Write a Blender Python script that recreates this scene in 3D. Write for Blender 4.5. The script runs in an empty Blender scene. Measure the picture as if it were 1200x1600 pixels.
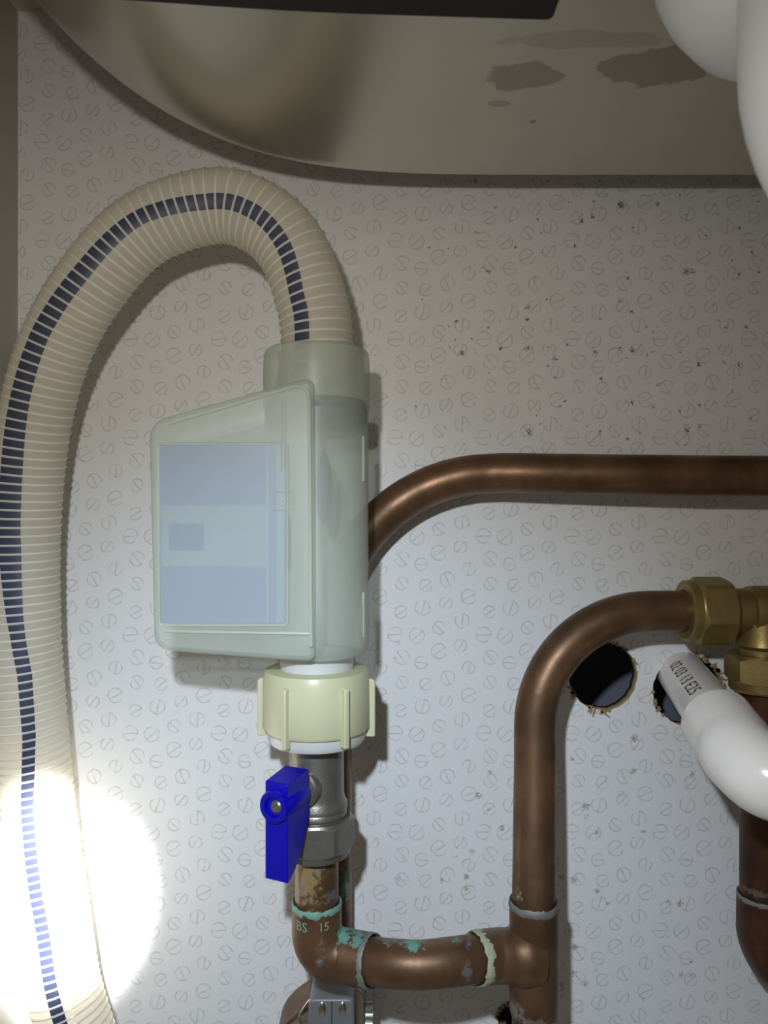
import bpy, bmesh, math, random
from mathutils import Vector, Matrix, noise
random.seed(7)
C = bpy.context.scene.collection
PI = math.pi
D = 0.307                      # lens to back panel, metres
F = 1200.0                     # focal length in pixels of the 1200x1600 frame

def P(px, py, d=0.0):
    """point seen at (px, py), d metres in front of the back panel (y = 0)"""
    s = (D - d) / F
    return Vector(((px - 600) * s, -d, (800 - py) * s))

# ------------------------------------------------------------------ camera, world, lights
sc = bpy.context.scene
cd = bpy.data.cameras.new('camera'); cam = bpy.data.objects.new('camera', cd); C.objects.link(cam)
cam.location = (0, -D, 0); cam.rotation_euler = (PI / 2, 0, 0)
cd.sensor_fit = 'HORIZONTAL'; cd.sensor_width = 36; cd.lens = 36
cd.clip_start = 0.005; cd.clip_end = 20
cd.dof.use_dof = True; cd.dof.focus_distance = 0.265; cd.dof.aperture_fstop = 26
sc.camera = cam
sc.view_settings.view_transform = 'Standard'; sc.view_settings.look = 'None'
sc.view_settings.exposure = 0.0; sc.view_settings.gamma = 1.0
sc.view_settings.use_curve_mapping = False
w = bpy.data.worlds.new('world'); sc.world = w; w.use_nodes = True
w.node_tree.nodes['Background'].inputs[0].default_value = (1.0, 0.86, 0.70, 1)
w.node_tree.nodes['Background'].inputs[1].default_value = 0.115

def spot(name, loc, target, energy, angle, blend, col, size):
    l = bpy.data.lights.new(name, 'SPOT'); l.energy = energy; l.spot_size = math.radians(angle)
    l.spot_blend = blend; l.color = col; l.shadow_soft_size = size
    o = bpy.data.objects.new(name, l); C.objects.link(o); o.location = loc
    o.rotation_euler = (Vector(target) - Vector(loc)).to_track_quat('-Z', 'Y').to_euler()
    return o
TORCH = Vector((-0.030, -0.300, 0.055))
spot('torch_spill', TORCH, P(260, 1400), 1.18, 165, 1.0, (1.0, 0.96, 0.87), 0.005)
spot('torch_halo', TORCH, P(470, 1600), 2.75, 82, 1.0, (0.62, 0.79, 1.0), 0.005)
spot('torch_beam', TORCH, P(88, 1418), 62.0, 12.3, 0.6, (0.96, 0.98, 1.0), 0.005)

# ------------------------------------------------------------------ node helpers
def new_mat(name):
    m = bpy.data.materials.new(name); m.use_nodes = True
    return m, m.node_tree.nodes, m.node_tree.links, m.node_tree.nodes['Principled BSDF']
def lin(r, g, b):
    f = lambda c: (c / 255) / 12.92 if c <= 10 else ((c / 255 + 0.055) / 1.055) ** 2.4
    return (f(r), f(g), f(b), 1)
def put(N, L, sock, v):
    if isinstance(v, (int, float)): sock.default_value = v
    elif isinstance(v, (tuple, list, Vector)): sock.default_value = v
    else: L.new(v, sock)
def mth(N, L, op, a, b=0.0, c=0.0, clamp=False):
    n = N.new('ShaderNodeMath'); n.operation = op; n.use_clamp = clamp
    for i, v in enumerate((a, b, c)): put(N, L, n.inputs[i], v)
    return n.outputs[0]
def vmt(N, L, op, a, b=(0, 0, 0), c=(0, 0, 0)):
    n = N.new('ShaderNodeVectorMath'); n.operation = op
    put(N, L, n.inputs[0], a); put(N, L, n.inputs[1], b)
    if op == 'WRAP': put(N, L, n.inputs[2], c)
    return n.outputs['Value'] if op in ('LENGTH', 'DOT_PRODUCT', 'DISTANCE') else n.outputs[0]
def sstep(N, L, v, a, b, lo=0.0, hi=1.0):
    n = N.new('ShaderNodeMapRange'); n.interpolation_type = 'SMOOTHSTEP'
    put(N, L, n.inputs['Value'], v)
    n.inputs['From Min'].default_value = a; n.inputs['From Max'].default_value = b
    n.inputs['To Min'].default_value = lo; n.inputs['To Max'].default_value = hi
    return n.outputs[0]
def mixc(N, L, fac, a, b):
    n = N.new('ShaderNodeMix'); n.data_type = 'RGBA'
    put(N, L, n.inputs[0], fac); put(N, L, n.inputs[6], a); put(N, L, n.inputs[7], b)
    return n.outputs[2]
def noise_n(N, L, vec, scale, detail=3.0, rough=0.55):
    n = N.new('ShaderNodeTexNoise'); put(N, L, n.inputs['Vector'], vec)
    n.inputs['Scale'].default_value = scale; n.inputs['Detail'].default_value = detail
    n.inputs['Roughness'].default_value = rough
    return n.outputs[0]
def world_pos(N):
    return N.new('ShaderNodeNewGeometry').outputs['Position']
def bump(N, L, b, h, strength, dist):
    n = N.new('ShaderNodeBump'); n.inputs['Strength'].default_value = strength
    n.inputs['Distance'].default_value = dist; L.new(h, n.inputs['Height']); L.new(n.outputs[0], b.inputs['Normal'])

def simple(name, col, rough=0.5, metal=0.0, var=0.12, scale=120, bmp=0.0, coat=0.0, sss=0.0):
    m, N, L, b = new_mat(name)
    f = noise_n(N, L, world_pos(N), scale, 4)
    dark = tuple(c * (1 - var) for c in col[:3]) + (1,)
    L.new(mixc(N, L, f, dark, col), b.inputs['Base Color'])
    b.inputs['Roughness'].default_value = rough; b.inputs['Metallic'].default_value = metal
    b.inputs['Coat Weight'].default_value = coat
    if sss:
        b.inputs['Subsurface Weight'].default_value = sss
        b.inputs['Subsurface Radius'].default_value = (1, 0.9, 0.7); b.inputs['Subsurface Scale'].default_value = 0.003
    if bmp: bump(N, L, b, noise_n(N, L, world_pos(N), scale * 6, 3), bmp, 0.0002)
    return m

# --- printed laminate of the back panel: little broken circles with a slash, tiled
def laminate_printed():
    m, N, L, b = new_mat('printed_laminate')
    pos = world_pos(N)
    sep = N.new('ShaderNodeSeparateXYZ'); L.new(pos, sep.inputs[0])
    cmb = N.new('ShaderNodeCombineXYZ'); L.new(sep.outputs[0], cmb.inputs[0]); L.new(sep.outputs[2], cmb.inputs[1])
    q = cmb.outputs[0]
    wob = N.new('ShaderNodeTexNoise'); L.new(q, wob.inputs['Vector']); wob.inputs['Scale'].default_value = 420
    wv = vmt(N, L, 'SUBTRACT', wob.outputs[1], (0.5, 0.5, 0.5))
    wv = vmt(N, L, 'MULTIPLY', wv, (0.0009, 0.0009, 0))
    qq = vmt(N, L, 'ADD', q, wv)
    K = D / F
    TX, TY = 138.0 * K, 154.0 * K
    gl = [(105,165,9.6,32),(240,138,11.4,72),(388,105,9.6,50),(530,68,11.4,25),(488,222,11,86),(345,265,9.8,-45),
          (70,308,11.4,2),(205,315,11.6,40),(478,378,9.8,57),(343,415,11.6,34),(113,455,11.2,-52),(233,488,9.8,-8),
          (530,520,9.8,80),(397,585,11,-66),(112,613,9.8,-55),(262,625,9.6,42)]
    dist = None
    for i, (gx, gy, r, a) in enumerate(gl):
        c = ((gx / 4.0) * K, (500 - gy / 4.0 * 154 / 157.3) * K, 0)
        r *= K; a = math.radians(a)
        p = vmt(N, L, 'WRAP', vmt(N, L, 'SUBTRACT', qq, c), (TX / 2, TY / 2, 1), (-TX / 2, -TY / 2, -1))
        ln = vmt(N, L, 'LENGTH', p)
        ring = mth(N, L, 'ABSOLUTE', mth(N, L, 'SUBTRACT', ln, r))
        # gap in the ring, next to the end of the slash
        ga = a + (0.55 if i % 3 else -0.5)
        g = vmt(N, L, 'DOT_PRODUCT', p, (math.cos(ga), math.sin(ga), 0))
        if i % 2 == 0: g = mth(N, L, 'ABSOLUTE', g)
        gap = mth(N, L, 'GREATER_THAN', g, r * 0.93)
        ring = mth(N, L, 'MULTIPLY_ADD', gap, 0.01, ring)
        off = 0.06 * r
        sl = mth(N, L, 'ABSOLUTE', mth(N, L, 'ADD', vmt(N, L, 'DOT_PRODUCT', p, (-math.sin(a), math.cos(a), 0)), off))
        sl = mth(N, L, 'MAXIMUM', sl, mth(N, L, 'SUBTRACT', ln, r))
        dd = mth(N, L, 'MINIMUM', ring, sl)
        dist = dd if dist is None else mth(N, L, 'MINIMUM', dist, dd)
    ink = sstep(N, L, dist, 0.00013, 0.00038, 1, 0)
    fade = sstep(N, L, noise_n(N, L, q, 300, 3), 0.25, 0.7, 0.35, 1.0)
    ink = mth(N, L, 'MULTIPLY', ink, fade)
    base = mixc(N, L, noise_n(N, L, q, 18, 3), lin(219, 218, 217), lin(225, 225, 225))
    col = mixc(N, L, mth(N, L, 'MULTIPLY', ink, 0.50), base, lin(148, 143, 137))
    # dark grime specks (denser high on the right), olive drips (low right)
    grit = noise_n(N, L, q, 1500, 2)
    def specks(scale, thr, centre, rad, amount, seed):
        v = N.new('ShaderNodeTexVoronoi'); v.inputs['Scale'].default_value = scale
        L.new(vmt(N, L, 'ADD', vmt(N, L, 'ADD', q, vmt(N, L, 'MULTIPLY', wv, (1.6, 1.6, 0))), (seed, seed * 2, 0)), v.inputs['Vector'])
        s1 = N.new('ShaderNodeSeparateColor'); L.new(v.outputs['Color'], s1.inputs[0])
        rr = mth(N, L, 'MULTIPLY', mth(N, L, 'POWER', s1.outputs[0], 3.0), thr)
        rr = mth(N, L, 'MULTIPLY', rr, sstep(N, L, grit, 0.3, 0.7, 0.15, 1.5))
        dot = sstep(N, L, mth(N, L, 'SUBTRACT', v.outputs['Distance'], rr), -0.03, 0.02, 1, 0)
        near = sstep(N, L, vmt(N, L, 'DISTANCE', q, centre), rad * 0.45, rad, 1, 0)
        dens = mth(N, L, 'GREATER_THAN', mth(N, L, 'MULTIPLY', near, amount), s1.outputs[1])
        return mth(N, L, 'MULTIPLY', dot, dens)
    c1 = P(960, 430); c2 = P(900, 1380); c3 = P(640, 1180)
    col = mixc(N, L, mth(N, L, 'MULTIPLY', specks(190, 0.30, (c1.x, c1.z, 0), 0.09, 0.6, 3.1), 0.85), col, lin(62, 54, 44))
    col = mixc(N, L, mth(N, L, 'MULTIPLY', specks(380, 0.32, (c1.x, c1.z, 0), 0.11, 0.5, 7.7), 0.75), col, lin(80, 70, 58))
    col = mixc(N, L, mth(N, L, 'MULTIPLY', specks(210, 0.34, (c2.x, c2.z, 0), 0.075, 0.55, 11.3), 0.6), col, lin(120, 108, 62))
    col = mixc(N, L, mth(N, L, 'MULTIPLY', specks(170, 0.28, (c3.x, c3.z, 0), 0.075, 0.2, 17.3), 0.6), col, lin(165, 160, 92))
    L.new(col, b.inputs['Base Color'])
    b.inputs['Roughness'].default_value = 0.42; b.inputs['Specular IOR Level'].default_value = 0.35
    bump(N, L, b, noise_n(N, L, pos, 700, 3), 0.12, 0.0002)
    return m

# --- old copper: brown, mottled; stains = [(centre, radius, colour, strength)]
def copper(name, stains=(), base=(122, 92, 66), dark=(88, 64, 45), rough=0.40):
    m, N, L, b = new_mat(name)
    pos = world_pos(N)
    f = noise_n(N, L, pos, 60, 5, 0.6)
    st = vmt(N, L, 'MULTIPLY', pos, (1, 1, 0.15))
    f2 = noise_n(N, L, st, 260, 3)
    col = mixc(N, L, sstep(N, L, f, 0.3, 0.7), lin(*dark), lin(*base))
    col = mixc(N, L, sstep(N, L, f2, 0.45, 0.75, 0, 0.35), col, lin(*dark))
    ro = sstep(N, L, f, 0.25, 0.75, rough + 0.1, rough - 0.04)
    me = 0.55
    nz = noise_n(N, L, pos, 520, 6, 0.72)
    for (c, rad, cl, s) in stains:
        sc_ = rad if isinstance(rad, (tuple, list)) else (rad, rad, rad)
        dv = vmt(N, L, 'DIVIDE', vmt(N, L, 'SUBTRACT', pos, tuple(c)), sc_)
        ds = mth(N, L, 'ADD', vmt(N, L, 'LENGTH', dv), mth(N, L, 'MULTIPLY', mth(N, L, 'SUBTRACT', nz, 0.5), 3.4))
        mk = sstep(N, L, ds, 0.45, 0.95, s, 0)
        col = mixc(N, L, mk, col, lin(*cl))
        ro = mth(N, L, 'MAXIMUM', ro, mth(N, L, 'MULTIPLY', mk, 0.85))
        me = mth(N, L, 'MULTIPLY', mth(N, L, 'SUBTRACT', 1.0, mk), me)
    L.new(col, b.inputs['Base Color']); put(N, L, b.inputs['Roughness'], ro); put(N, L, b.inputs['Metallic'], me)
    bump(N, L, b, nz, 0.12, 0.0003)
    return m

def translucent_plastic(name, col, opacity, rough=0.35, transl=0.2):
    m, N, L, b = new_mat(name)
    f = noise_n(N, L, world_pos(N), 45, 3)
    L.new(mixc(N, L, f, tuple(c * 0.92 for c in col[:3]) + (1,), col), b.inputs['Base Color'])
    b.inputs['Roughness'].default_value = rough
    tr = N.new('ShaderNodeBsdfTranslucent'); tr.inputs[0].default_value = col
    tp = N.new('ShaderNodeBsdfTransparent'); tp.inputs[0].default_value = tuple(min(1, 0.6 + 0.4 * c) for c in col[:3]) + (1,)
    m1 = N.new('ShaderNodeMixShader'); m1.inputs[0].default_value = transl
    L.new(b.outputs[0], m1.inputs[1]); L.new(tr.outputs[0], m1.inputs[2])
    m2 = N.new('ShaderNodeMixShader'); m2.inputs[0].default_value = opacity
    L.new(tp.outputs[0], m2.inputs[1]); L.new(m1.outputs[0], m2.inputs[2])
    L.new(m2.outputs[0], N['Material Output'].inputs[0])
    return m

# ------------------------------------------------------------------ mesh helpers
def tag(o, label=None, cat=None, group=None, kind=None):
    if label: o['label'] = label
    if cat: o['category'] = cat
    if group: o['group'] = group
    if kind: o['kind'] = kind
    return o
def thing(name, label, cat, loc):
    o = bpy.data.objects.new(name, None); C.objects.link(o); o.location = loc
    o.empty_display_size = 0.01
    return tag(o, label, cat)
def root_loc(o):
    v = Vector((0, 0, 0))
    while o is not None: v += Vector(o.location); o = o.parent
    return v
def obj(name, geo, mat, parent=None, smooth=True, bevel=0.0, origin=None, label=None, angle=35):
    vs, fs = geo
    base = root_loc(parent) if parent else Vector((0, 0, 0))
    org = Vector(origin) if origin is not None else base
    me = bpy.data.meshes.new(name)
    me.from_pydata([tuple(Vector(v) - org) for v in vs], [], [tuple(f) for f in fs])
    bm = bmesh.new(); bm.from_mesh(me); bmesh.ops.recalc_face_normals(bm, faces=bm.faces)
    bm.to_mesh(me); bm.free()
    for p in me.polygons: p.use_smooth = smooth
    if smooth: me.set_sharp_from_angle(angle=math.radians(angle))
    for mm in (mat if isinstance(mat, (list, tuple)) else [mat]): me.materials.append(mm)
    o = bpy.data.objects.new(name, me); C.objects.link(o)
    o.location = org - base
    if parent: o.parent = parent
    if bevel:
        b = o.modifiers.new('bevel', 'BEVEL'); b.width = bevel; b.segments = 3; b.limit_method = 'ANGLE'
        b.angle_limit = math.radians(40)
    if label: o['label'] = label
    return o
def merge(*gs):
    V, Fc = [], []
    for vs, fs in gs:
        k = len(V); V += list(vs); Fc += [tuple(i + k for i in f) for f in fs]
    return V, Fc
def catmull(pts, n=12):
    pts = [Vector(p) for p in pts]; out = []
    Q = [2 * pts[0] - pts[1]] + pts + [2 * pts[-1] - pts[-2]]
    for i in range(1, len(Q) - 2):
        a, b, c, d = Q[i - 1:i + 3]
        for k in range(n):
            t = k / n
            out.append(0.5 * ((2 * b) + (c - a) * t + (2 * a - 5 * b + 4 * c - d) * t * t + (3 * b - a - 3 * c + d) * t ** 3))
    out.append(pts[-1]); return out
def resample(pts, step):
    L_ = [0.0]
    for a, b in zip(pts, pts[1:]): L_.append(L_[-1] + (b - a).length)
    n = max(2, int(L_[-1] / step)); out = []; j = 0
    for i in range(n + 1):
        s = L_[-1] * i / n
        while j < len(L_) - 2 and L_[j + 1] < s: j += 1
        t = (s - L_[j]) / max(1e-9, L_[j + 1] - L_[j]); out.append(pts[j].lerp(pts[j + 1], min(1, t)))
    return out
def frames(pts, up=Vector((0, -1, 0))):
    fr = []; n = None
    for i, p in enumerate(pts):
        t = (pts[min(i + 1, len(pts) - 1)] - pts[max(i - 1, 0)]).normalized()
        ref = up if n is None else n
        n = (ref - t * ref.dot(t))
        if n.length < 1e-5: n = t.orthogonal()
        n.normalize(); fr.append((t, n, t.cross(n)))
    return fr
def sweep(pts, rad, seg=32, caps=True, hollow=None):
    fr = frames(pts); V = []; Fc = []; n = len(pts)
    R = rad if isinstance(rad, (list, tuple)) else [rad] * n
    for p, (t, a, b), r in zip(pts, fr, R):
        for k in range(seg):
            g = 2 * PI * k / seg; V.append(p + (a * math.cos(g) + b * math.sin(g)) * r)
    for i in range(n - 1):
        for k in range(seg):
            k2 = (k + 1) % seg
            Fc.append((i * seg + k, i * seg + k2, (i + 1) * seg + k2, (i + 1) * seg + k))
    if caps:
        Fc.append(tuple(range(seg))[::-1]); Fc.append(tuple((n - 1) * seg + k for k in range(seg)))
    return V, Fc
def lathe(prof, o, axis=(0, 0, 1), seg=48, closed=False):
    """prof: (radius, height along axis); caps wherever the ends are open"""
    o = Vector(o); ax = Vector(axis).normalized()
    a = ax.orthogonal().normalized(); b = ax.cross(a); V = []; Fc = []
    for r, h in prof:
        for k in range(seg):
            g = 2 * PI * k / seg; V.append(o + ax * h + (a * math.cos(g) + b * math.sin(g)) * r)
    n = len(prof)
    for i in range(n if closed else n - 1):
        j = (i + 1) % n
        for k in range(seg):
            k2 = (k + 1) % seg; Fc.append((i * seg + k, i * seg + k2, j * seg + k2, j * seg + k))
    if not closed:
        Fc.append(tuple(range(seg))[::-1]); Fc.append(tuple((n - 1) * seg + k for k in range(seg)))
    return V, Fc
def hexnut(o, axis, r, h, hole, rot=0.0, chamfer=0.12):
    """chamfered hexagon of circumradius r with a bore"""
    o = Vector(o); ax = Vector(axis).normalized()
    a = Vector((0, -1, 0)); a = (a - ax * a.dot(ax)).normalized(); b = ax.cross(a)
    seg = 48; V = []; Fc = []
    def hr(g):
        g = (g - rot) % (PI / 3) - PI / 6
        return r * math.cos(PI / 6) / math.cos(g)
    rc = r * 0.90
    rings = []
    fl = r * math.cos(PI / 6)
    def side(h0, sgn):
        return lambda g: h0 + sgn * max(0, (hr(g) - fl * 0.985)) * 0.62
    rows = [(lambda g: hole, lambda g: 0.0), (lambda g: fl * 0.97, lambda g: 0.0), (hr, side(0.0006, 1)),
            (hr, side(h - 0.0006, -1)), (lambda g: fl * 0.97, lambda g: h), (lambda g: hole, lambda g: h)]
    for fr_, fh in rows:
        for k in range(seg):
            g = 2 * PI * k / seg
            V.append(o + ax * fh(g) + (a * math.cos(g) + b * math.sin(g)) * fr_(g))
    n = len(rows)
    for i in range(n):
        j = (i + 1) % n
        for k in range(seg):
            k2 = (k + 1) % seg; Fc.append((i * seg + k, i * seg + k2, j * seg + k2, j * seg + k))
    return V, Fc
def round_poly(pts, rads, n=7):
    out = []; m = len(pts)
    for i in range(m):
        p = Vector(pts[i]); a = Vector(pts[i - 1]); c = Vector(pts[(i + 1) % m]); r = rads[i] if isinstance(rads, (list, tuple)) else rads
        if r <= 0: out.append(p); continue
        u = (a - p); v = (c - p); r_ = min(r, u.length * 0.45, v.length * 0.45)
        s = p + u.normalized() * r_; e = p + v.normalized() * r_
        for k in range(n + 1):
            t = k / n; out.append((1 - t) ** 2 * s + 2 * t * (1 - t) * p + t * t * e)
    return out
def prism(outline, vec):
    """outline: 3-D points in a plane, pushed along vec"""
    n = len(outline); vec = Vector(vec)
    V = [Vector(p) for p in outline] + [Vector(p) + vec for p in outline]
    Fc = [tuple(range(n))[::-1], tuple(range(n, 2 * n))]
    for i in range(n):
        j = (i + 1) % n; Fc.append((i, j, n + j, n + i))
    return V, Fc
def box(c, sx, sy, sz, M=None):
    V = [Vector((x * sx / 2, y * sy / 2, z * sz / 2)) for x in (-1, 1) for y in (-1, 1) for z in (-1, 1)]
    if M is not None: V = [M @ v for v in V]
    V = [v + Vector(c) for v in V]
    return V, [(0, 1, 3, 2), (4, 6, 7, 5), (0, 4, 5, 1), (2, 3, 7, 6), (0, 2, 6, 4), (1, 5, 7, 3)]
def text_geo(body, size, fn, depth=0.0, squeeze=1.0, spacing=1.0):
    """flat lettering turned into mesh, every vertex placed by fn(u, v, w)"""
    cu = bpy.data.curves.new('lettering', 'FONT'); cu.body = body; cu.size = size
    cu.align_x = 'CENTER'; cu.align_y = 'CENTER'; cu.resolution_u = 3; cu.extrude = depth; cu.space_character = spacing
    to = bpy.data.objects.new('lettering', cu); C.objects.link(to)
    dg = bpy.context.evaluated_depsgraph_get(); me = bpy.data.meshes.new_from_object(to.evaluated_get(dg))
    bm = bmesh.new(); bm.from_mesh(me)                     # sliced so that it can follow a round pipe
    ext = max(abs(c) for v in bm.verts for c in v.co[:2])
    for no in ((1, 0, 0), (0, 1, 0)):
        k = -ext
        while k < ext:
            bmesh.ops.bisect_plane(bm, geom=bm.verts[:] + bm.edges[:] + bm.faces[:], plane_co=(k * no[0], k * no[1], 0), plane_no=no)
            k += .0007
    bm.to_mesh(me); bm.free()
    V = [fn(v.co.x * squeeze, v.co.y, v.co.z) for v in me.vertices]; Fc = [tuple(p.vertices) for p in me.polygons]
    bpy.data.objects.remove(to); bpy.data.meshes.remove(me); bpy.data.curves.remove(cu)
    return V, Fc

# ------------------------------------------------------------------ materials
M_panel = laminate_printed()
M_fibre = simple('fibreboard_edge', lin(172, 150, 108), 0.9, 0, 0.4, 900, 0.6)
M_side = simple('plain_laminate', lin(176, 170, 160), 0.5, 0, 0.08, 40, 0.1)
M_worktop = simple('worktop_underside', lin(196, 188, 170), 0.75, 0, 0.15, 60, 0.2)
M_masonry = simple('rear_wall_plaster', lin(108, 110, 122), 0.9, 0, 0.2, 90, 0.3)
M_nickel = simple('nickel_plate', lin(146, 143, 134), 0.38, 0.75, 0.35, 220, 0.35)
M_chrome = simple('bright_metal', lin(190, 186, 176), 0.25, 1.0, 0.2, 160, 0.1)
M_zinc = simple('grey_cast_metal', lin(128, 130, 132), 0.5, 0.35, 0.15, 200, 0.2)
M_brass = simple('brass', lin(164, 142, 88), 0.42, 0.7, 0.4, 140, 0.25)
M_blue = simple('blue_plastic', (0.0015, 0.001, 0.37, 1), 0.28, 0, 0.15, 90, 0.08)
M_white = simple('white_plastic', lin(240, 236, 231), 0.22, 0, 0.05, 60, 0.0, 0.0, 0.15)
M_trap = simple('white_trap_plastic', lin(230, 232, 232), 0.4, 0, 0.04, 30, 0.0, 0.0, 0.1)
M_pad = simple('black_rubber', lin(34, 32, 30), 0.85, 0, 0.3, 300, 0.4)
M_ink = simple('printer_ink', lin(70, 66, 62), 0.7)
M_teal = simple('verdigris', lin(126, 168, 152), 0.85, 0, 0.4, 500, 0.3)
M_tank = translucent_plastic('frosted_plastic', lin(218, 225, 213), 0.44, 0.38, 0.12)
M_bead = translucent_plastic('frosted_bead', lin(232, 236, 226), 0.45, 0.25, 0.2)
M_nut = translucent_plastic('cream_plastic', lin(222, 220, 182), 0.90, 0.36, 0.15)
M_seat = translucent_plastic('milky_plastic', lin(220, 222, 218), 0.95, 0.3, 0.15)
M_tube = translucent_plastic('hose_wall', lin(250, 245, 232), 0.76, 0.3, 0.55)
M_rib = translucent_plastic('hose_spiral', lin(250, 247, 238), 0.85, 0.15, 0.3)
M_stripe = simple('hose_stripe', lin(58, 62, 84), 0.4, 0, 0.15, 200)
M_card = simple('label_paper', lin(92, 120, 184), 0.6, 0, 0.05, 60)
M_card2 = simple('label_print_highlight', lin(128, 154, 186), 0.6, 0, 0.05, 60)
M_card3 = simple('label_dark_print', lin(74, 102, 172), 0.6, 0, 0.05, 60)
M_dark = simple('dark_rubber', lin(24, 28, 40), 0.6)

def steel():
    m, N, L, b = new_mat('sink_steel')
    pos = world_pos(N)
    base = mixc(N, L, noise_n(N, L, pos, 26, 4), lin(192, 188, 176), lin(206, 202, 190))
    nz = mth(N, L, 'MULTIPLY', mth(N, L, 'SUBTRACT', noise_n(N, L, pos, 90, 4), 0.5), 1.5)
    zb = 0.1220
    def patch(px, py, rx, ry):
        s = zb * F / (800 - py)                      # distance from the lens on the flat bottom
        c = ((px - 600) / F * s, -(D - s), zb)
        r = (rx / F * s, ry / F * s / (800 - py) * F, 0.05)
        dv = vmt(N, L, 'LENGTH', vmt(N, L, 'DIVIDE', vmt(N, L, 'SUBTRACT', pos, c), r))
        return sstep(N, L, mth(N, L, 'ADD', dv, nz), 0.92, 1.05, 1, 0)
    for a, s in ((patch(815, 118, 60, 21), 0.5), (patch(1035, 105, 95, 30), 0.55), (patch(780, 162, 18, 5), 0.4),
                 (patch(920, 62, 130, 14), 0.25), (patch(833, 190, 5, 3), 0.6)):
        base = mixc(N, L, mth(N, L, 'MULTIPLY', a, s), base, lin(112, 107, 92))
    L.new(base, b.inputs['Base Color'])
    b.inputs['Metallic'].default_value = 1.0; b.inputs['Roughness'].default_value = 0.29
    bump(N, L, b, noise_n(N, L, pos, 500, 3), 0.1, 0.0002)
    return m
M_steel = steel()

# ------------------------------------------------------------------ setting: cupboard shell
XL, XR, ZT, ZB = P(28, 800).x, 0.30, P(600, 18).z, -0.30
TH = 0.0065
def ragged(c, r, n=72, amp=0.035, seed=0, sx=1.0):
    out = []
    for k in range(n):
        g = 2 * PI * k / n
        q = Vector((math.cos(g) * 2.2 + seed, math.sin(g) * 2.2, seed))
        rr = r * (1 + amp * noise.noise(q) + amp * 0.6 * noise.noise(q * 5))
        out.append((c.x + rr * sx * math.cos(g), c.z + rr * math.sin(g)))
    return out
h1, h2, h3 = P(942, 1056), P(1075, 1079), P(800, 1592)
K = D / F
holes = [ragged(h1, 53.5 * K, seed=1.3), ragged(h2, 55 * K, seed=4.1), ragged(h3, 25 * K, amp=0.3, seed=8.2, n=48)]
def panel_with_holes():
    me = bpy.data.meshes.new('wall_back'); bm = bmesh.new()
    loops = [[(XL, ZB), (XR, ZB), (XR, ZT), (XL, ZT)]] + holes
    edges = []; rings = []
    for lp in loops:
        vs = [bm.verts.new((x, 0, z)) for x, z in lp]; rings.append(vs)
        edges += [bm.edges.new((vs[i], vs[(i + 1) % len(vs)])) for i in range(len(vs))]
    bmesh.ops.triangle_fill(bm, edges=edges, use_beauty=True)
    front = list(bm.faces)
    back = {}
    for lp in rings:
        for v in lp: back[v] = bm.verts.new((v.co.x, TH, v.co.z))
    for f in front: bm.faces.new([back[v] for v in f.verts][::-1])
    for li, lp in enumerate(rings):
        for i in range(len(lp)):
            a, c = lp[i], lp[(i + 1) % len(lp)]
            f = bm.faces.new((a, c, back[c], back[a]))
            if li: f.material_index = 1; f.smooth = True
    bmesh.ops.recalc_face_normals(bm, faces=bm.faces)
    bm.to_mesh(me); bm.free()
    me.materials.append(M_panel); me.materials.append(M_fibre)
    o = bpy.data.objects.new('wall_back', me); C.objects.link(o)
    return tag(o, 'pale laminate back panel printed with small broken circles, with drilled holes', kind='structure')
WB = panel_with_holes()
def fibres(c, r, arcs, seed):
    """torn fibreboard whiskers round a drilled hole"""
    rnd = random.Random(seed); G = []
    for (g0, g1, n, ln) in arcs:
        for _ in range(n):
            g = math.radians(rnd.uniform(g0, g1)); u = Vector((math.cos(g), 0, math.sin(g))); t = Vector((-u.z, 0, u.x))
            a = Vector((c.x, 0, c.z)) + u * r * rnd.uniform(0.97, 1.03) + Vector((0, -0.0002, 0))
            l_ = ln * rnd.uniform(0.4, 1.2)
            dirn = (u * rnd.uniform(0.5, 1.2) + t * rnd.uniform(-0.9, 0.9) + Vector((0, -rnd.uniform(0.1, 0.5), 0))).normalized()
            mid = a + dirn * l_ * 0.5 + t * rnd.uniform(-0.3, 0.3) * l_
            G.append(sweep([a - u * 0.0008, a, mid, a + dirn * l_], [0.0005, 0.0005, 0.0004, 0.00012], 5))
        for _ in range(n):
            g = math.radians(rnd.uniform(g0, g1)); u = Vector((math.cos(g), 0, math.sin(g)))
            a = Vector((c.x, -0.0003, c.z)) + u * r * rnd.uniform(0.985, 1.05)
            G.append(box(a, rnd.uniform(.0008, .002), .0009, rnd.uniform(.0006, .0013), Matrix.Rotation(rnd.uniform(0, 3), 3, 'Y')))
    return merge(*G)
for c, r, arcs, s in ((h1, 53.5 * K, [(195, 280, 8, .0030), (20, 95, 5, .0012)], 3), (h2, 55 * K, [(30, 110, 12, .0016), (150, 240, 5, .0007), (0, 35, 6, .0018)], 5),
                      (h3, 25 * K, [(60, 170, 8, .0016)], 9)):
    tag(obj('hole_fibres', fibres(c, r, arcs, s), M_fibre, WB, smooth=False), 'torn fibreboard whiskers round the drilled hole', kind='stuff')
tag(obj('wall_rear', box((0.08, 0.055, -0.05), 0.62, 0.02, 0.6), M_masonry, smooth=False, origin=(0.08, 0.055, -0.05)), 'grey wall behind the drilled panel', kind='structure')
tag(obj('wall_left', box((XL - 0.009, -0.19 + TH / 2, (ZT + ZB) / 2), 0.018, 0.38 + TH, ZT - ZB), M_side, smooth=False, origin=(XL - .009, -.19, -.05)),
    'plain grey-beige cupboard side panel', kind='structure')
tag(obj('wall_right', box((XR + 0.009, -0.19 + TH / 2, (ZT + ZB) / 2), 0.018, 0.38 + TH, ZT - ZB), M_side, smooth=False, origin=(XR + .009, -.19, -.05)),
    'plain cupboard side panel on the right', kind='structure')
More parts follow.
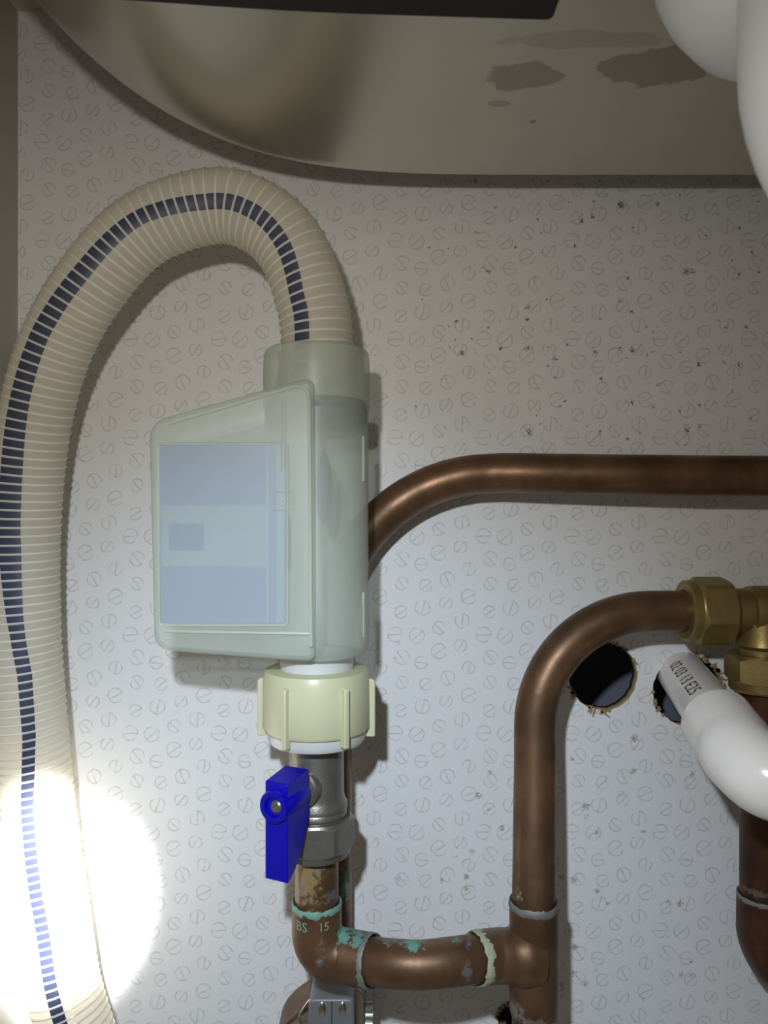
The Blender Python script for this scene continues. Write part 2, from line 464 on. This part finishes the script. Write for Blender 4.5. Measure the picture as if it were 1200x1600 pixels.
tag(obj('floor', box(((XL + XR) / 2, -0.19, ZB - 0.009), XR - XL + .036, 0.40, 0.018), M_side, smooth=False, origin=(.08, -.19, ZB)), 'cupboard base board', kind='structure')

# ------------------------------------------------------------------ sink bowl (underside), with its black pad
def bowl():
    cx, cy = 0.095, -0.185                    # plan centre
    ax, ay = 0.217, 0.173                     # half sizes at the rim
    zb, zt = 0.1220, ZT - 0.0015
    V = []; Fc = []; seg = 120; rows = 26
    def plan(g, a, b, n):
        c, s = math.cos(g), math.sin(g)
        return a * math.copysign(abs(c) ** (2 / n), c), b * math.copysign(abs(s) ** (2 / n), s)
    for i in range(rows + 1):
        t = i / rows * PI / 2                 # 0 = bottom edge of curve, pi/2 = rim
        e = math.sin(t); z = zb + (zt - zb) * (1 - math.cos(t))
        a = 0.140 + (ax - 0.140) * e; b = 0.155 + (ay - 0.155) * e
        for k in range(seg):
            x, y = plan(2 * PI * k / seg, a, b, 5.5)
            V.append(Vector((cx + x, cy + y, z)))
    for i in range(rows):
        for k in range(seg):
            k2 = (k + 1) % seg; Fc.append((i * seg + k, i * seg + k2, (i + 1) * seg + k2, (i + 1) * seg + k))
    Fc.append(tuple(range(seg))[::-1])
    return V, Fc
SB = thing('sink_bowl', 'dull grey steel sink bowl seen from below at the top of the cupboard', 'sink', (0.095, -0.185, ZT))
obj('bowl_shell', bowl(), M_steel, SB, angle=60)
zt_pad = 0.1218
def on_bottom(px, py):
    s = (zt_pad - .0035) * F / (800 - py); return Vector(((px - 600) / F * s, -(D - s), zt_pad))
e0, e1, e2 = on_bottom(140, -2), on_bottom(470, 21), on_bottom(863, 33)
pad = round_poly([e0, e1, e2, (e2.x + .002, -0.27, zt_pad), (e0.x, -0.27, zt_pad)], [.002, .02, .002, .004, .004])
obj('sound_pad', prism(pad, (0, 0, -0.0035)), M_pad, SB, smooth=False, bevel=.0006, label='black rubber sound-deadening pad')
tag(obj('ceiling', box((.08, -.19, ZT + .0095), .50, .40, .019), M_worktop, smooth=False, origin=(.08, -.19, ZT)), 'underside of the worktop', kind='structure')

# ------------------------------------------------------------------ white waste trap, top right
TR = thing('waste_trap', 'white plastic waste trap hanging under the sink, top right', 'trap', (.088, -.155, zt_pad))
obj('trap_cup', lathe([(.0, .0), (.010, .0002), (.020, .0018), (.027, .006), (.0315, .012), (.0335, .0165), (.034, .0281)], (.089, -.155, .0936)), M_trap, TR)
tp = [Vector((.0845, -.172, z)) for z in (.1216, .107, .099, .09, .082)]
tp += [Vector((.0845 + .030 * (1 - math.cos(g)), -.172, .082 - .030 * math.sin(g))) for g in [PI * k / 24 for k in range(1, 25)]]
tp += [Vector((.1445, -.172, z)) for z in (.095, .1216)]
obj('trap_bend', sweep(tp, .0205, 40), M_trap, TR)

# ------------------------------------------------------------------ corrugated drain hose
AX, AD = -0.0232, 0.042                                       # axis of tank, valve and riser
hp = [P(496, 590, .042), P(496, 548, .042), P(489, 478, .042), P(457, 390, .042), P(405, 340, .042), P(333, 322, .042), P(222, 360, .041),
      P(140, 448, .039), P(88, 540, .036), P(58, 640, .033), P(43, 750, .030), P(37, 869, .029), P(39, 1000, .029), P(46, 1100, .029), P(55, 1200, .029),
      P(66, 1317, .030), P(84, 1440, .031), P(97, 1530, .032), P(119, 1610, .033), P(150, 1700, .035), P(190, 1800, .037)]
hp.append(Vector((hp[-1].x + .012, hp[-1].y, ZB + .001)))
HL = resample(catmull(hp, 20), 0.0006)
HO = thing('drain_hose', 'cream ribbed corrugated hose with a dark blue stripe arching into the tank', 'hose', (hp[-1].x, hp[-1].y, ZB))
R0 = 0.0122
fr = frames(HL)
obj('hose_tube', sweep(HL[::3], R0, 40), M_tube, HO)
# stripe, given as offset towards the outside of the bend, read off along the hose
so = [(0, -.45), (.0275, -.35), (.045, -.16), (.06, .06), (.0775, .12), (.10, .30), (.13, .38), (.153, .50), (.176, .50), (.20, .45), (.225, .40), (.253, .25), (.274, .06), (.295, .08), (.32, .30), (.348, .35), (.37, .31), (.6, .35)]
def interp(tab, x):
    for (a, u), (b, v) in zip(tab, tab[1:]):
        if x <= b: return u + (v - u) * max(0, (x - a) / (b - a))
    return tab[-1][1]
V = []; Fc = []; s = 0; ns = 8
camp = Vector((0, -D, 0))
for i in range(0, len(HL), 3):
    p = HL[i]; t = fr[i][0]
    if i: s += (HL[i] - HL[i - 3]).length
    f = camp - p; f = (f - t * f.dot(t)).normalized(); n_ = f.cross(t)       # n_ = outside of the bend
    if n_.dot(p - Vector((-.07, -.042, .02))) < 0: n_ = -n_
    a0 = math.asin(interp(so, s)); wd = interp([(0, .22), (.10, .20), (.15, .27), (.20, .32), (.23, .32), (.26, .2), (.30, .17), (.7, .19)], s)
    for k in range(ns + 1):
        a = a0 + wd * (2 * k / ns - 1)
        V.append(p + (f * math.cos(a) + n_ * math.sin(a)) * (R0 + .00015))
m_ = len(V) // (ns + 1)
for i in range(m_ - 1):
    for k in range(ns): Fc.append((i * (ns + 1) + k, i * (ns + 1) + k + 1, (i + 1) * (ns + 1) + k + 1, (i + 1) * (ns + 1) + k))
obj('hose_stripe', (V, Fc), M_stripe, HO, label='dark blue stripe along the hose')
# spiral rib: one coil from end to end
total = sum((b - a).length for a, b in zip(HL, HL[1:])); per = 34
pitch_at = lambda x: interp([(0, .0034), (.16, .0034), (.28, .0029), (.7, .0027)], x)
coil = []
acc = [0.0]
for a, b in zip(HL, HL[1:]): acc.append(acc[-1] + (b - a).length)
j = 0
V = []; Fc = []; cs = 6
q = -1; s = 0
while s < total:
    q += 1; s += pitch_at(s) / per
    while j < len(acc) - 2 and acc[j + 1] < s: j += 1
    u = (s - acc[j]) / (acc[j + 1] - acc[j]); p = HL[j].lerp(HL[j + 1], min(1, u)); t, a, b = fr[j]
    g = 2 * PI * q / per; rd = a * math.cos(g) + b * math.sin(g)
    for k in range(cs):
        h = 2 * PI * k / cs
        V.append(p + rd * (R0 + .00005 + .00040 * math.cos(h)) + t * (.00044 * math.sin(h)))
for q in range(len(V) // cs - 1):
    for k in range(cs):
        k2 = (k + 1) % cs; Fc.append((q * cs + k, q * cs + k2, (q + 1) * cs + k2, (q + 1) * cs + k))
obj('spiral_rib', (V, Fc), M_rib, HO)

# ------------------------------------------------------------------ translucent tank with collar and union nut
TK = thing('valve_tank', 'frosted translucent plastic tank with sloping top, hanging between hose and valve', 'tank', (AX, -AD, -.0565))
axo = Vector((AX, -AD, 0))
obj('collar', lathe([(.0131, .0553), (.0165, .0556), (.0176, .0548), (.0181, .053), (.0183, .049), (.0183, .036), (.0180, .035), (.0178, .0342), (.0131, .0342)], axo, closed=True), M_tank, TK)
obj('tube_housing', lathe([(.0150, .0342), (.0178, .0342), (.0178, -.030), (.0181, -.031), (.0181, -.0435), (.0176, -.0465), (.0165, -.0484), (.0130, -.0488)], axo), M_tank, TK)
fd, bd = .062, .027
ol = [P(231, 658, fd), P(491, 586, fd), P(493, 1035, fd), P(430, 1032, fd), P(300, 1022, fd), P(239, 1016, fd)]
outline = round_poly(ol, [.006, .0045, .003, 0, 0, .007])
obj('tank_body', prism(outline, (0, fd - bd, 0)), M_tank, TK, bevel=.0022)
# raised beads on the front face
def bead(name, pts, r, closed=False):
    pts = [Vector(p) + Vector((0, -.0001, 0)) for p in pts]
    return obj(name, sweep(pts, r, 10), M_bead, TK)
bead('edge_bead', round_poly([P(262, 662, fd), P(483, 597, fd), P(486, 1010, fd)], [0, .006, 0]), .0007)
bead('window_bead', round_poly([P(247, 690, fd), P(449, 690, fd), P(449, 977, fd), P(249, 977, fd)], .0014) + [P(247, 700, fd)], .00032)
bead('bottom_bead', [P(258, 986, fd), P(350, 988, fd), P(484, 990, fd)], .0005)
bead('mark_frame', [P(428, 768, fd), P(457, 768, fd), P(457, 796, fd), P(428, 796, fd), P(428, 768, fd)], .00018)
obj('moulded_mark', text_geo('c', .0042, lambda u, v, w_: P(442, 782, fd) + Vector((u, -.0001 - w_, v)), .00008), M_bead, TK)
for x, y0, y1 in ((439, 625, 735), (444, 622, 730)):
    bead('guide_rib', [P(x, y0, fd), P(x, y1, fd)], .00028)
# right hand guide ribs on the tube
for y0, y1 in ((682, 752), (925, 995)):
    g = math.radians(48)
    c0 = axo + Vector((.0178 * math.sin(g + .3), -.0178 * math.cos(g + .3), 0))
    obj('guide_rib', sweep([Vector((c0.x, c0.y, (800 - y) * .258 / F)) for y in (y0, y1)], .0006, 8), M_bead, TK)
# label card behind the front wall, with faint blocks of print; pale bands paint the highlight on its right
ld = fd - .0016
def card(x0, y0, x1, y1, d, th):
    a, b = P(x0, y0, d), P(x1, y1, d)
    return box(((a.x + b.x) / 2, -d + th / 2, (a.z + b.z) / 2), b.x - a.x, th, a.z - b.z)
LB = obj('label_card', card(250, 694, 446, 974, ld, .0004), M_card, TK, smooth=False, label='pale blue label behind frosted plastic')
obj('label_block', card(253, 790, 416, 885, ld + .00025, .0001), M_card2, LB, smooth=False)
obj('label_square', card(264, 818, 318, 860, ld + .0005, .0001), M_card3, LB, smooth=False)
obj('highlight_band', card(416, 696, 420, 972, ld + .00025, .0001), M_card2, LB, smooth=False)
obj('highlight_band', card(432, 696, 444, 972, ld + .00025, .0001), M_card2, LB, smooth=False)
# what shows dimly inside
obj('seal_ring', lathe([(.0166, .038), (.0172, .037), (.0172, .031), (.0166, .030)], axo, seg=40), M_dark, TK)
obj('float_stem', lathe([(.0004, -.012), (.0022, -.008), (.003, 0), (.0022, .008), (.0004, .012)], P(506, 762, .054)), M_dark, TK)
obj('float_arm', box(P(451, 850, .058), .0016, .002, .018), M_dark, TK, bevel=.0005)
obj('neck', lathe([(.0127, -.0486), (.0127, -.058), (.0133, -.059)], axo), M_seat, TK)
# union nut: shell, flange, long grip ribs
UN = obj('union_nut', lathe([(.0128, -.0535), (.0150, -.0535), (.0176, -.0540), (.0184, -.0560), (.0186, -.0730), (.0178, -.0742), (.0170, -.0742), (.0150, -.0600), (.0128, -.0590)], axo, closed=True),
         M_nut, TK, label='cream plastic union nut with long grip ribs')
for deg in (-88, -27, 34, 84, 135, 180, 225):
    g = math.radians(deg); u = Vector((math.sin(g), -math.cos(g), 0)); t = Vector((math.cos(g), math.sin(g), 0))
    def q(r, z, w_): return axo + u * r + t * w_ + Vector((0, 0, z))
    wd = .0009
    pr = [(.0180, -.0568), (.0198, -.0573), (.0203, -.058), (.0203, -.0762), (.0200, -.0768), (.0172, -.0768), (.0172, -.073)]
    obj('grip_rib', prism([q(r, z, -wd) for r, z in pr], t * 2 * wd), M_nut, UN, bevel=.0004)
obj('seat_ring', lathe([(.0098, -.0735), (.0169, -.0735), (.0169, -.0770), (.0160, -.0786), (.0098, -.0790)], axo, closed=True), M_seat, TK, label='milky white ring under the nut')

# ------------------------------------------------------------------ isolating valve with blue lever
IV = thing('isolating_valve', 'nickel plated isolating valve with a blue lever under the tank', 'valve', (AX, -AD, -.1165))
obj('valve_body', lathe([(.0092, -.0770), (.0094, -.0800), (.0094, -.0965), (.0098, -.0985), (.0106, -.1000), (.0106, -.1012), (.0100, -.1016), (.0104, -.1024), (.0104, -.1034), (.0099, -.1040), (.0099, -.1050)], axo), M_nickel, IV)
obj('compression_nut', hexnut(axo + Vector((0, 0, -.1155)), (0, 0, 1), .0137, .0112, .0076, rot=math.radians(34)), M_nickel, IV, angle=25)
obj('nut_collar', lathe([(.0077, -.1172), (.0112, -.1172), (.0116, -.1165), (.0116, -.1150), (.0077, -.1150)], axo, closed=True), M_nickel, IV)
al = math.radians(25)
hn = Vector((-math.sin(al), -math.cos(al), 0)); ht = Vector((math.cos(al), -math.sin(al), 0)); hz = Vector((0, 0, 1))
hc = axo + Vector((0, 0, -.0925))                                 # where the stem leaves the body
obj('stem_boss', lathe([(.0062, .0050), (.0062, .0105), (.0056, .0112), (.0046, .0114), (.0046, .0135)], hc, hn), M_nickel, IV)
def hq(n_, t_, z_): return hc + hn * n_ + ht * t_ + hz * z_
# side profile (distance out along the stem, height) pushed across the lever's width
prof = [(.0255, .0072), (.0135, .0086), (.0122, .0078), (.0120, -.0050), (.0135, -.0110), (.0185, -.0195), (.0235, -.0232), (.0255, -.0240)]
pr3 = round_poly([hq(a, -.0042, b) for a, b in prof], [.0008, .0008, .0008, .002, .004, .003, .001, .0008], 5)
LV = obj('lever', prism(pr3, ht * .0084), M_blue, IV, bevel=.0007, label='blue plastic lever')
obj('lever_boss', lathe([(.0050, .0128), (.0052, .0140), (.0052, .0268), (.0048, .0274), (.0032, .0274), (.0029, .0262), (.0, .0261)], hq(0, 0, 0), hn), M_blue, LV)
obj('screw', lathe([(.0, .0258), (.0020, .0258), (.0021, .0264), (.0016, .0269), (.0007, .0270), (.0006, .0265), (.0, .0264)], hc + ht * .0006, hn, seg=20), M_nickel, LV)

# ------------------------------------------------------------------ copper pipe behind (bends down behind the tank)
TEAL = (98, 150, 136); GREY = (122, 116, 106); PALE = (170, 178, 150)
bx = Vector((P(519, 1300, .012).x, -.012, 0)); cy_ = P(768, 989, .016)
pts = [Vector((XR, -.026, P(600, 747, .026).z)), P(1200, 744, .026), P(1000, 742, .024), P(860, 740, .021), P(790, 739, .019)]
for k in range(0, 13):
    g = PI / 2 + (PI / 2) * k / 12
    pts.append(P(768 + 249 * math.cos(g), 989 - 249 * math.sin(g), .018 - .006 * k / 12))
pts += [P(519, 1150, .012), P(519, 1350, .012), P(518, 1560, .012), P(518, 1660, .012)]
pts.append(Vector((pts[-1].x, -.012, ZB)))
bend = resample(catmull(pts, 8), .002)
o = obj('copper_pipe', sweep(bend, .0075, 40), copper('copper_back', [(P(541, 1385, .019), (.0022, .006, .0085), TEAL, 0.95), (P(545, 1330, .019), (.0014, .005, .003), TEAL, .6)]), origin=(0.05, -.012, 0))
tag(o, 'brown copper pipe running from the right and bending down behind the tank', 'pipe')

# ------------------------------------------------------------------ soldered copper run: riser, elbow, crossing, tee, bent upright
CR = thing('copper_pipework', 'soldered copper run with elbow, tee and a tall swan-neck bend, below the valve', 'pipework', (AX, -AD, -.17))
M_c = copper('copper_pipework', [
    (P(478, 1375, .050), (.006, .012, .011), (150, 130, 84), .75),
    (P(472, 1400, .050), (.0045, .01, .0035), GREY, .5), (P(520, 1403, .048), (.0028, .01, .0032), (92, 92, 98), .9),
    (P(500, 1355, .050), (.003, .01, .0035), GREY, .75),
    (P(500, 1520, .058), (.0028, .01, .004), (110, 108, 106), .9), (P(500, 1490, .056), (.0022, .01, .003), (120, 114, 108), .6),
    (P(537, 1458, .045), (.0034, .012, .0028), TEAL, .95), (P(560, 1462, .045), (.0034, .012, .0016), TEAL, .8),
    (P(605, 1470, .052), (.0035, .01, .0018), (112, 122, 124), .9), (P(645, 1473, .052), (.0045, .01, .0013), TEAL, .95),
    (P(718, 1468, .052), (.0028, .01, .0016), TEAL, .8), (P(730, 1520, .056), (.0022, .01, .004), (96, 98, 98), .9), (P(735, 1480, .056), (.002, .01, .003), (96, 98, 98), .8),
    (P(775, 1462, .048), (.0025, .01, .0014), (80, 120, 118), .8), (P(775, 1531, .05), (.003, .01, .0016), (104, 108, 108), .85),
    (P(808, 1590, .048), (.003, .01, .004), GREY, .8), (P(838, 1600, .048), (.006, .01, .0022), (120, 116, 110), .6),
    (P(812, 1412, .05), (.0022, .01, .003), PALE, .8)])
cz = P(600, 1492, AD).z
riser = [Vector((AX, -AD, z)) for z in (-.1150, -.130, -.1385)]
obj('riser_pipe', sweep(riser, .0075, 40), M_c, CR)
# crossing pipe path (bowed towards the front)
xp = [P(575, 1501, .046), P(615, 1506, .0505), P(660, 1508, .052), P(705, 1503, .0505), P(748, 1497, .046)]
el = [Vector((AX, -AD, -.1352)), Vector((AX, -AD, -.1400))]
d_out = (xp[1] - xp[0]).normalized()
RB = .0100
ctr0 = Vector((AX, -AD, -.1425))
end0 = Vector((AX + .0098, -AD - .0012, xp[0].z))
for k in range(0, 11):
    t = k / 10
    cpt = Vector((AX, -AD, xp[0].z))
    el.append((1 - t) ** 2 * ctr0 + 2 * t * (1 - t) * cpt + t * t * end0)
el.append(xp[0])
EL = obj('elbow_fitting', sweep(el, [.0086] * 2 + [.0086 + .0004 * math.sin(PI * k / 10) for k in range(11)] + [.0086], 40), M_c, CR)
for body, u0, sz in (('BS', -.0048, .0046), ('15', .0032, .0040)):
    def fn(u, v, w_, u0=u0):
        a = (u + u0) / .0086
        return Vector((AX + .00865 * math.sin(a), -AD - .00865 * math.cos(a), -.1393 + v + (.0 if u0 < 0 else .0003)))
    obj('stamped_letters', text_geo(body, sz, fn), M_teal, EL, smooth=False, label='teal-stained stamped letters')
def ring(name, c, axis, r, w_, mat, amp=.12, seed=0, label=None):
    c = Vector(c); ax = Vector(axis).normalized(); a = ax.orthogonal().normalized(); b = ax.cross(a); V = []; Fc = []; n = 56; m = 8
    for k in range(n):
        g = 2 * PI * k / n; u = a * math.cos(g) + b * math.sin(g)
        nz = noise.noise(Vector((math.cos(g) * 3 + seed, math.sin(g) * 3, seed))); nz2 = noise.noise(Vector((math.cos(g) * 7 + seed, math.sin(g) * 7, seed + 5)))
        for j in range(m):
            h = 2 * PI * j / m
            V.append(c + u * (r + (.00042 + .0003 * nz2) * math.cos(h)) + ax * (1.35 * w_ * (.75 + .3 * nz2) * math.sin(h) + w_ * amp * 4 * nz))
    for k in range(n):
        for j in range(m):
            k2, j2 = (k + 1) % n, (j + 1) % m; Fc.append((k * m + j, k2 * m + j, k2 * m + j2, k * m + j2))
    return obj(name, (V, Fc), mat, CR if name == 'solder_joint' else None, label=label)
M_solder = simple('old_solder', lin(140, 140, 134), 0.6, 0.4, 0.35, 500, 0.5)
M_flux = simple('flux_crust', lin(176, 180, 152), 0.85, 0, 0.35, 500, 0.5)
ring('solder_joint', (AX, -AD, -.1352), (0, 0, 1), .0083, .0013, M_teal, .12, 1.1, 'teal verdigris solder joint')
ring('solder_joint', xp[0] + d_out * .0008, d_out, .0083, .0014, M_solder, .1, 2.2)
d2 = (xp[4] - xp[3]).normalized()
ring('solder_joint', xp[4], d2, .0083, .0020, M_flux, .12, 3.7, 'pale crusted solder joint')
obj('crossing_pipe', sweep(catmull([xp[0] - d_out * .002] + xp + [xp[4] + d2 * .002], 8), .0075, 40), M_c, CR)
TD = .040
tx = P(834, 1490, TD)
obj('tee_fitting', sweep([tx + Vector((0, 0, z)) for z in (.0170, .0140, .006, -.006, -.0185, -.0205)], [.0084, .0084, .0085, .0085, .0085, .0081], 44), M_c, CR)
br = [xp[4], xp[4] + d2 * .006, xp[4].lerp(tx, .62), tx]
obj('tee_branch', sweep(catmull(br, 6), [.0086] * 8 + [.0087] * 4 + [.0092, .0098, .0104, .0104, .0104, .0104, .0104][:7], 40), M_c, CR)
ring('solder_joint', tx + Vector((0, 0, .0172)), (0, 0, 1), .0082, .0014, M_solder, .1, 5.2)
ring('solder_joint', tx + Vector((0, 0, -.0200)), Vector((.25, 0, 1)), .0080, .0011, M_solder, .1, 7.9)
obj('lower_pipe', sweep([Vector((tx.x, tx.y, z)) for z in (tx.z - .019, -.22, -.26, ZB)], .0075, 40), M_c, CR)
up = [tx + Vector((0, 0, .014)), P(834, 1400, .0395), P(835, 1300, .036), P(836, 1200, .032)]
for k in range(0, 11):
    g = PI - (PI / 2) * k / 10
    up.append(P(1016 + 180 * math.cos(g), 1135 - 180 * math.sin(g), .030 - .006 * k / 10))
up += [P(1050, 954.5, .0238), P(1100, 954, .0236)]
obj('swan_neck_pipe', sweep(resample(catmull(up, 8), .002), .0075, 40), M_c, CR)

# ------------------------------------------------------------------ brass compression tee on the right
BD = .0236
b0 = P(1068, 954, BD); X = Vector((1, 0, 0))
BT = thing('brass_tee', 'dull brass compression tee at the right edge joining the copper bend', 'fitting', (P(1192, 954, BD).x, -BD, P(600, 1084, BD).z))
obj('nut_collar', lathe([(.0077, 0), (.0104, 0), (.0112, .0006), (.0112, .0034), (.0077, .0034)], b0, X, closed=True), M_brass, BT)
obj('compression_nut', hexnut(b0 + X * .0032, X, .0130, .0132, .0076, rot=math.radians(12)), M_brass, BT, angle=25)
obj('tee_body', lathe([(.0078, .0158), (.0082, .0160), (.0082, .0222), (.0074, .0226), (.0074, .0232), (.0088, .0238), (.0092, .026), (.0092, .040), (.0088, .0425), (.0076, .0430), (.0082, .0436), (.0082, .050)], b0, X), M_brass, BT)
bx_ = Vector((P(1192, 954, BD).x, -BD, 0))
z1 = P(600, 954, BD).z
obj('tee_branch', lathe([(.0088, z1), (.0088, z1 - .0098), (.0094, z1 - .0125), (.0080, z1 - .0140), (.0080, z1 - .0190)], bx_), M_brass, BT)
obj('branch_nut', hexnut(bx_ + Vector((0, 0, P(600, 1066, BD).z)), (0, 0, 1), .0135, .0106, .0076, rot=math.radians(-2)), M_brass, BT, angle=25)
obj('nut_collar', lathe([(.0077, 0), (.0112, 0), (.0117, .0007), (.0117, .0034), (.0077, .0034)], bx_ + Vector((0, 0, P(600, 1078, BD).z)), closed=True), M_brass, BT)
obj('compression_nut', hexnut(b0 + X * .0435, X, .0130, .0132, .0076, rot=math.radians(20)), M_brass, BT, angle=25)
# supply tail to the right so the tee is held
obj('tail_pipe', sweep([b0 + X * .05, b0 + X * .08, Vector((XR, b0.y, b0.z))], .0075, 32), copper('copper_tail'), BT)

DP = thing('copper_drop_pipe', 'dark copper pipe dropping from the brass tee to a soldered elbow', 'pipe', (bx_.x, -BD, -.2))
M_c2 = copper('copper_drop', [(P(1190, 1402, .032), (.008, .01, .0016), GREY, .5)], (96, 62, 44), (60, 40, 30))
zel = P(600, 1400, BD).z
obj('pipe', sweep([Vector((bx_.x, -BD, z)) for z in (z1 - .020, -.08, -.11, zel - .006)], .0080, 40), M_c2, DP)
ep = [Vector((bx_.x, -BD, zel)), Vector((bx_.x, -BD, zel - .010))]
for k in range(1, 9):
    g = math.radians(45) * k / 8
    ep.append(Vector((bx_.x + .022 * (1 - math.cos(g)), -BD, zel - .010 - .022 * math.sin(g))))
ep.append(ep[-1] + Vector((.7071, 0, -.7071)) * .016)
obj('elbow_fitting', sweep(ep, [.0090, .0091] + [.0093] * 8 + [.0090], 40), M_c2, DP)
r_ = ring('solder_ring', Vector((bx_.x, -BD, zel)), (0, 0, 1), .0087, .0009, M_solder, .06, 6.1)
e_ = ep[-1]
obj('outlet_pipe', sweep(resample(catmull([e_ - Vector((.7071, 0, -.7071)) * .004, e_ + Vector((.02, 0, -.02)), e_ + Vector((.045, 0, -.045)), Vector((e_.x + .062, -BD, ZB + .02)), Vector((e_.x + .062, -BD, ZB))], 8), .003), .0080, 32), M_c2, DP)
r_.parent = DP; r_.location = -Vector(DP.location); r_.name = 'solder_joint.004'

# ------------------------------------------------------------------ white overflow pipe from the second hole
OV = thing('overflow_pipe', 'white plastic overflow pipe coming out of the drilled hole, date printed on it', 'pipe', (P(1076, 1079).x, 0, P(1076, 1079).z))
w0, w1 = P(1062, 1048, -.006), P(1118, 1124, .052)
ua = (w1 - w0).normalized()
PR = .0092
wp = [w0 - ua * .012, w0, w0.lerp(w1, .5), w1]
obj('pipe', sweep(wp, PR, 44), M_white, OV)
s0 = w1 - ua * .002
s1 = P(1163, 1186, .074); s2 = P(1215, 1220, .083); s3 = P(1330, 1235, .083)
sk = catmull([s0, s0.lerp(s1, .25), s0.lerp(s1, .65), s1, s2, s3], 8)
n_ = len(sk)
rr = [.0096 + min(1, i / 4) * .0022 for i in range(n_)]
obj('elbow_socket', sweep(sk, rr, 48), M_white, OV)
obj('drain_end', sweep([s3 - (s3 - s2).normalized() * .003, s3 + Vector((.03, 0, -.004)), Vector((XR, s3.y, s3.z - .012))], .0105, 32), M_white, OV)
mid = w0.lerp(w1, .60)
fv = (camp - mid); fv = (fv - ua * fv.dot(ua)).normalized(); sv = ua.cross(fv)
if sv.z > 0 and sv.x > 0: pass
upv = sv if sv.dot(Vector((1, 0, 1))) > 0 else -sv
def fnp(u, v, w_):
    a = (v - .0002) / PR
    return mid + ua * u + (fv * math.cos(a) + upv * math.sin(a)) * (PR + .00008)
obj('printed_date', text_geo('02 03 13 E25', .0068, fnp, 0, 1.05), M_ink, OV, smooth=False, label='small black printed date')

# ------------------------------------------------------------------ earth clamp at the bottom edge
EC = thing('earth_clamp', 'grey metal pipe clamp with a bronze strap on the back pipe, bottom edge', 'clamp', (pts[-2].x, -.012, P(518, 1640, .012).z))
cd_ = .034
cb = round_poly([P(482, 1562, cd_), P(553, 1562, cd_), P(555, 1680, cd_), P(480, 1680, cd_)], [.0025, .0025, .001, .001])
CB = obj('clamp_body', prism(cb, (0, .0135, 0)), M_zinc, EC, bevel=.0008)
for px in (503, 535):
    c = P(px, 1578, cd_)
    obj('oval_stud', ([c + Vector((.0014 * math.cos(g) * math.cos(h), -.0006 * math.sin(h), .0028 * math.sin(g) * math.cos(h))) for h in (0, .5, 1.0, 1.4) for g in [2 * PI * k / 16 for k in range(16)]],
        [(i * 16 + k, i * 16 + (k + 1) % 16, (i + 1) * 16 + (k + 1) % 16, (i + 1) * 16 + k) for i in range(3) for k in range(16)] + [tuple(range(48, 64))]), M_chrome, CB)
obj('seam', box(P(518.5, 1600, cd_) + Vector((0, -.0001, 0)), .0003, .0004, .016), M_dark, CB, smooth=False)
def strip(path, width, th):
    V = []; Fc = []; fr_ = frames(path, Vector((0, -1, 0)))
    for p, (t, a, b) in zip(path, fr_):
        for sa, sb in ((-1, -1), (1, -1), (1, 1), (-1, 1)): V.append(p + Vector((0, -1, 0)) * sa * width / 2 + b * sb * th / 2)
    n = len(path)
    for i in range(n - 1):
        for k in range(4): Fc.append((i * 4 + k, i * 4 + (k + 1) % 4, (i + 1) * 4 + (k + 1) % 4, (i + 1) * 4 + k))
    Fc += [(3, 2, 1, 0), tuple((n - 1) * 4 + k for k in range(4))]
    return V, Fc
obj('strap', strip(catmull([P(486, 1552, .020), P(466, 1566, .020), P(448, 1584, .020), P(438, 1606, .020), P(436, 1640, .020), P(450, 1690, .020), P(485, 1700, .020)], 6), .017, .0014), M_c, EC, label='bronze-brown strap bulging to the left')
obj('spring_wire', sweep(catmull([P(486, 1560, .031), P(474, 1576, .031), P(467, 1590, .031), P(470, 1600, .031), P(474, 1620, .031), P(490, 1640, .031)], 6), .0004, 8), M_chrome, EC)
tb = round_poly([P(549, 1543, .020), P(562, 1547, .020), P(571, 1560, .020), P(575, 1680, .020), P(549, 1680, .020)], [0, .001, .002, 0, 0])
obj('side_tab', prism(tb, (.0, .010, 0)), M_chrome, EC, bevel=.0005)
kc = P(577, 1602, .020)
kn = []
for k in range(48):
    pass
V = []; Fc = []
for j, (h, rs) in enumerate(((0, .92), (.0006, 1), (.0034, 1), (.004, .92))):
    for k in range(72):
        g = 2 * PI * k / 72; r = .0078 * rs * (1 + (.035 if k % 3 == 0 else 0))
        V.append(kc + Vector((-.002 + h, r * math.cos(g), r * math.sin(g))))
for j in range(3):
    for k in range(72): Fc.append((j * 72 + k, j * 72 + (k + 1) % 72, (j + 1) * 72 + (k + 1) % 72, (j + 1) * 72 + k))
Fc += [tuple(range(72))[::-1], tuple(range(216, 288))]
obj('knurled_screw', (V, Fc), M_nickel, EC, angle=20)
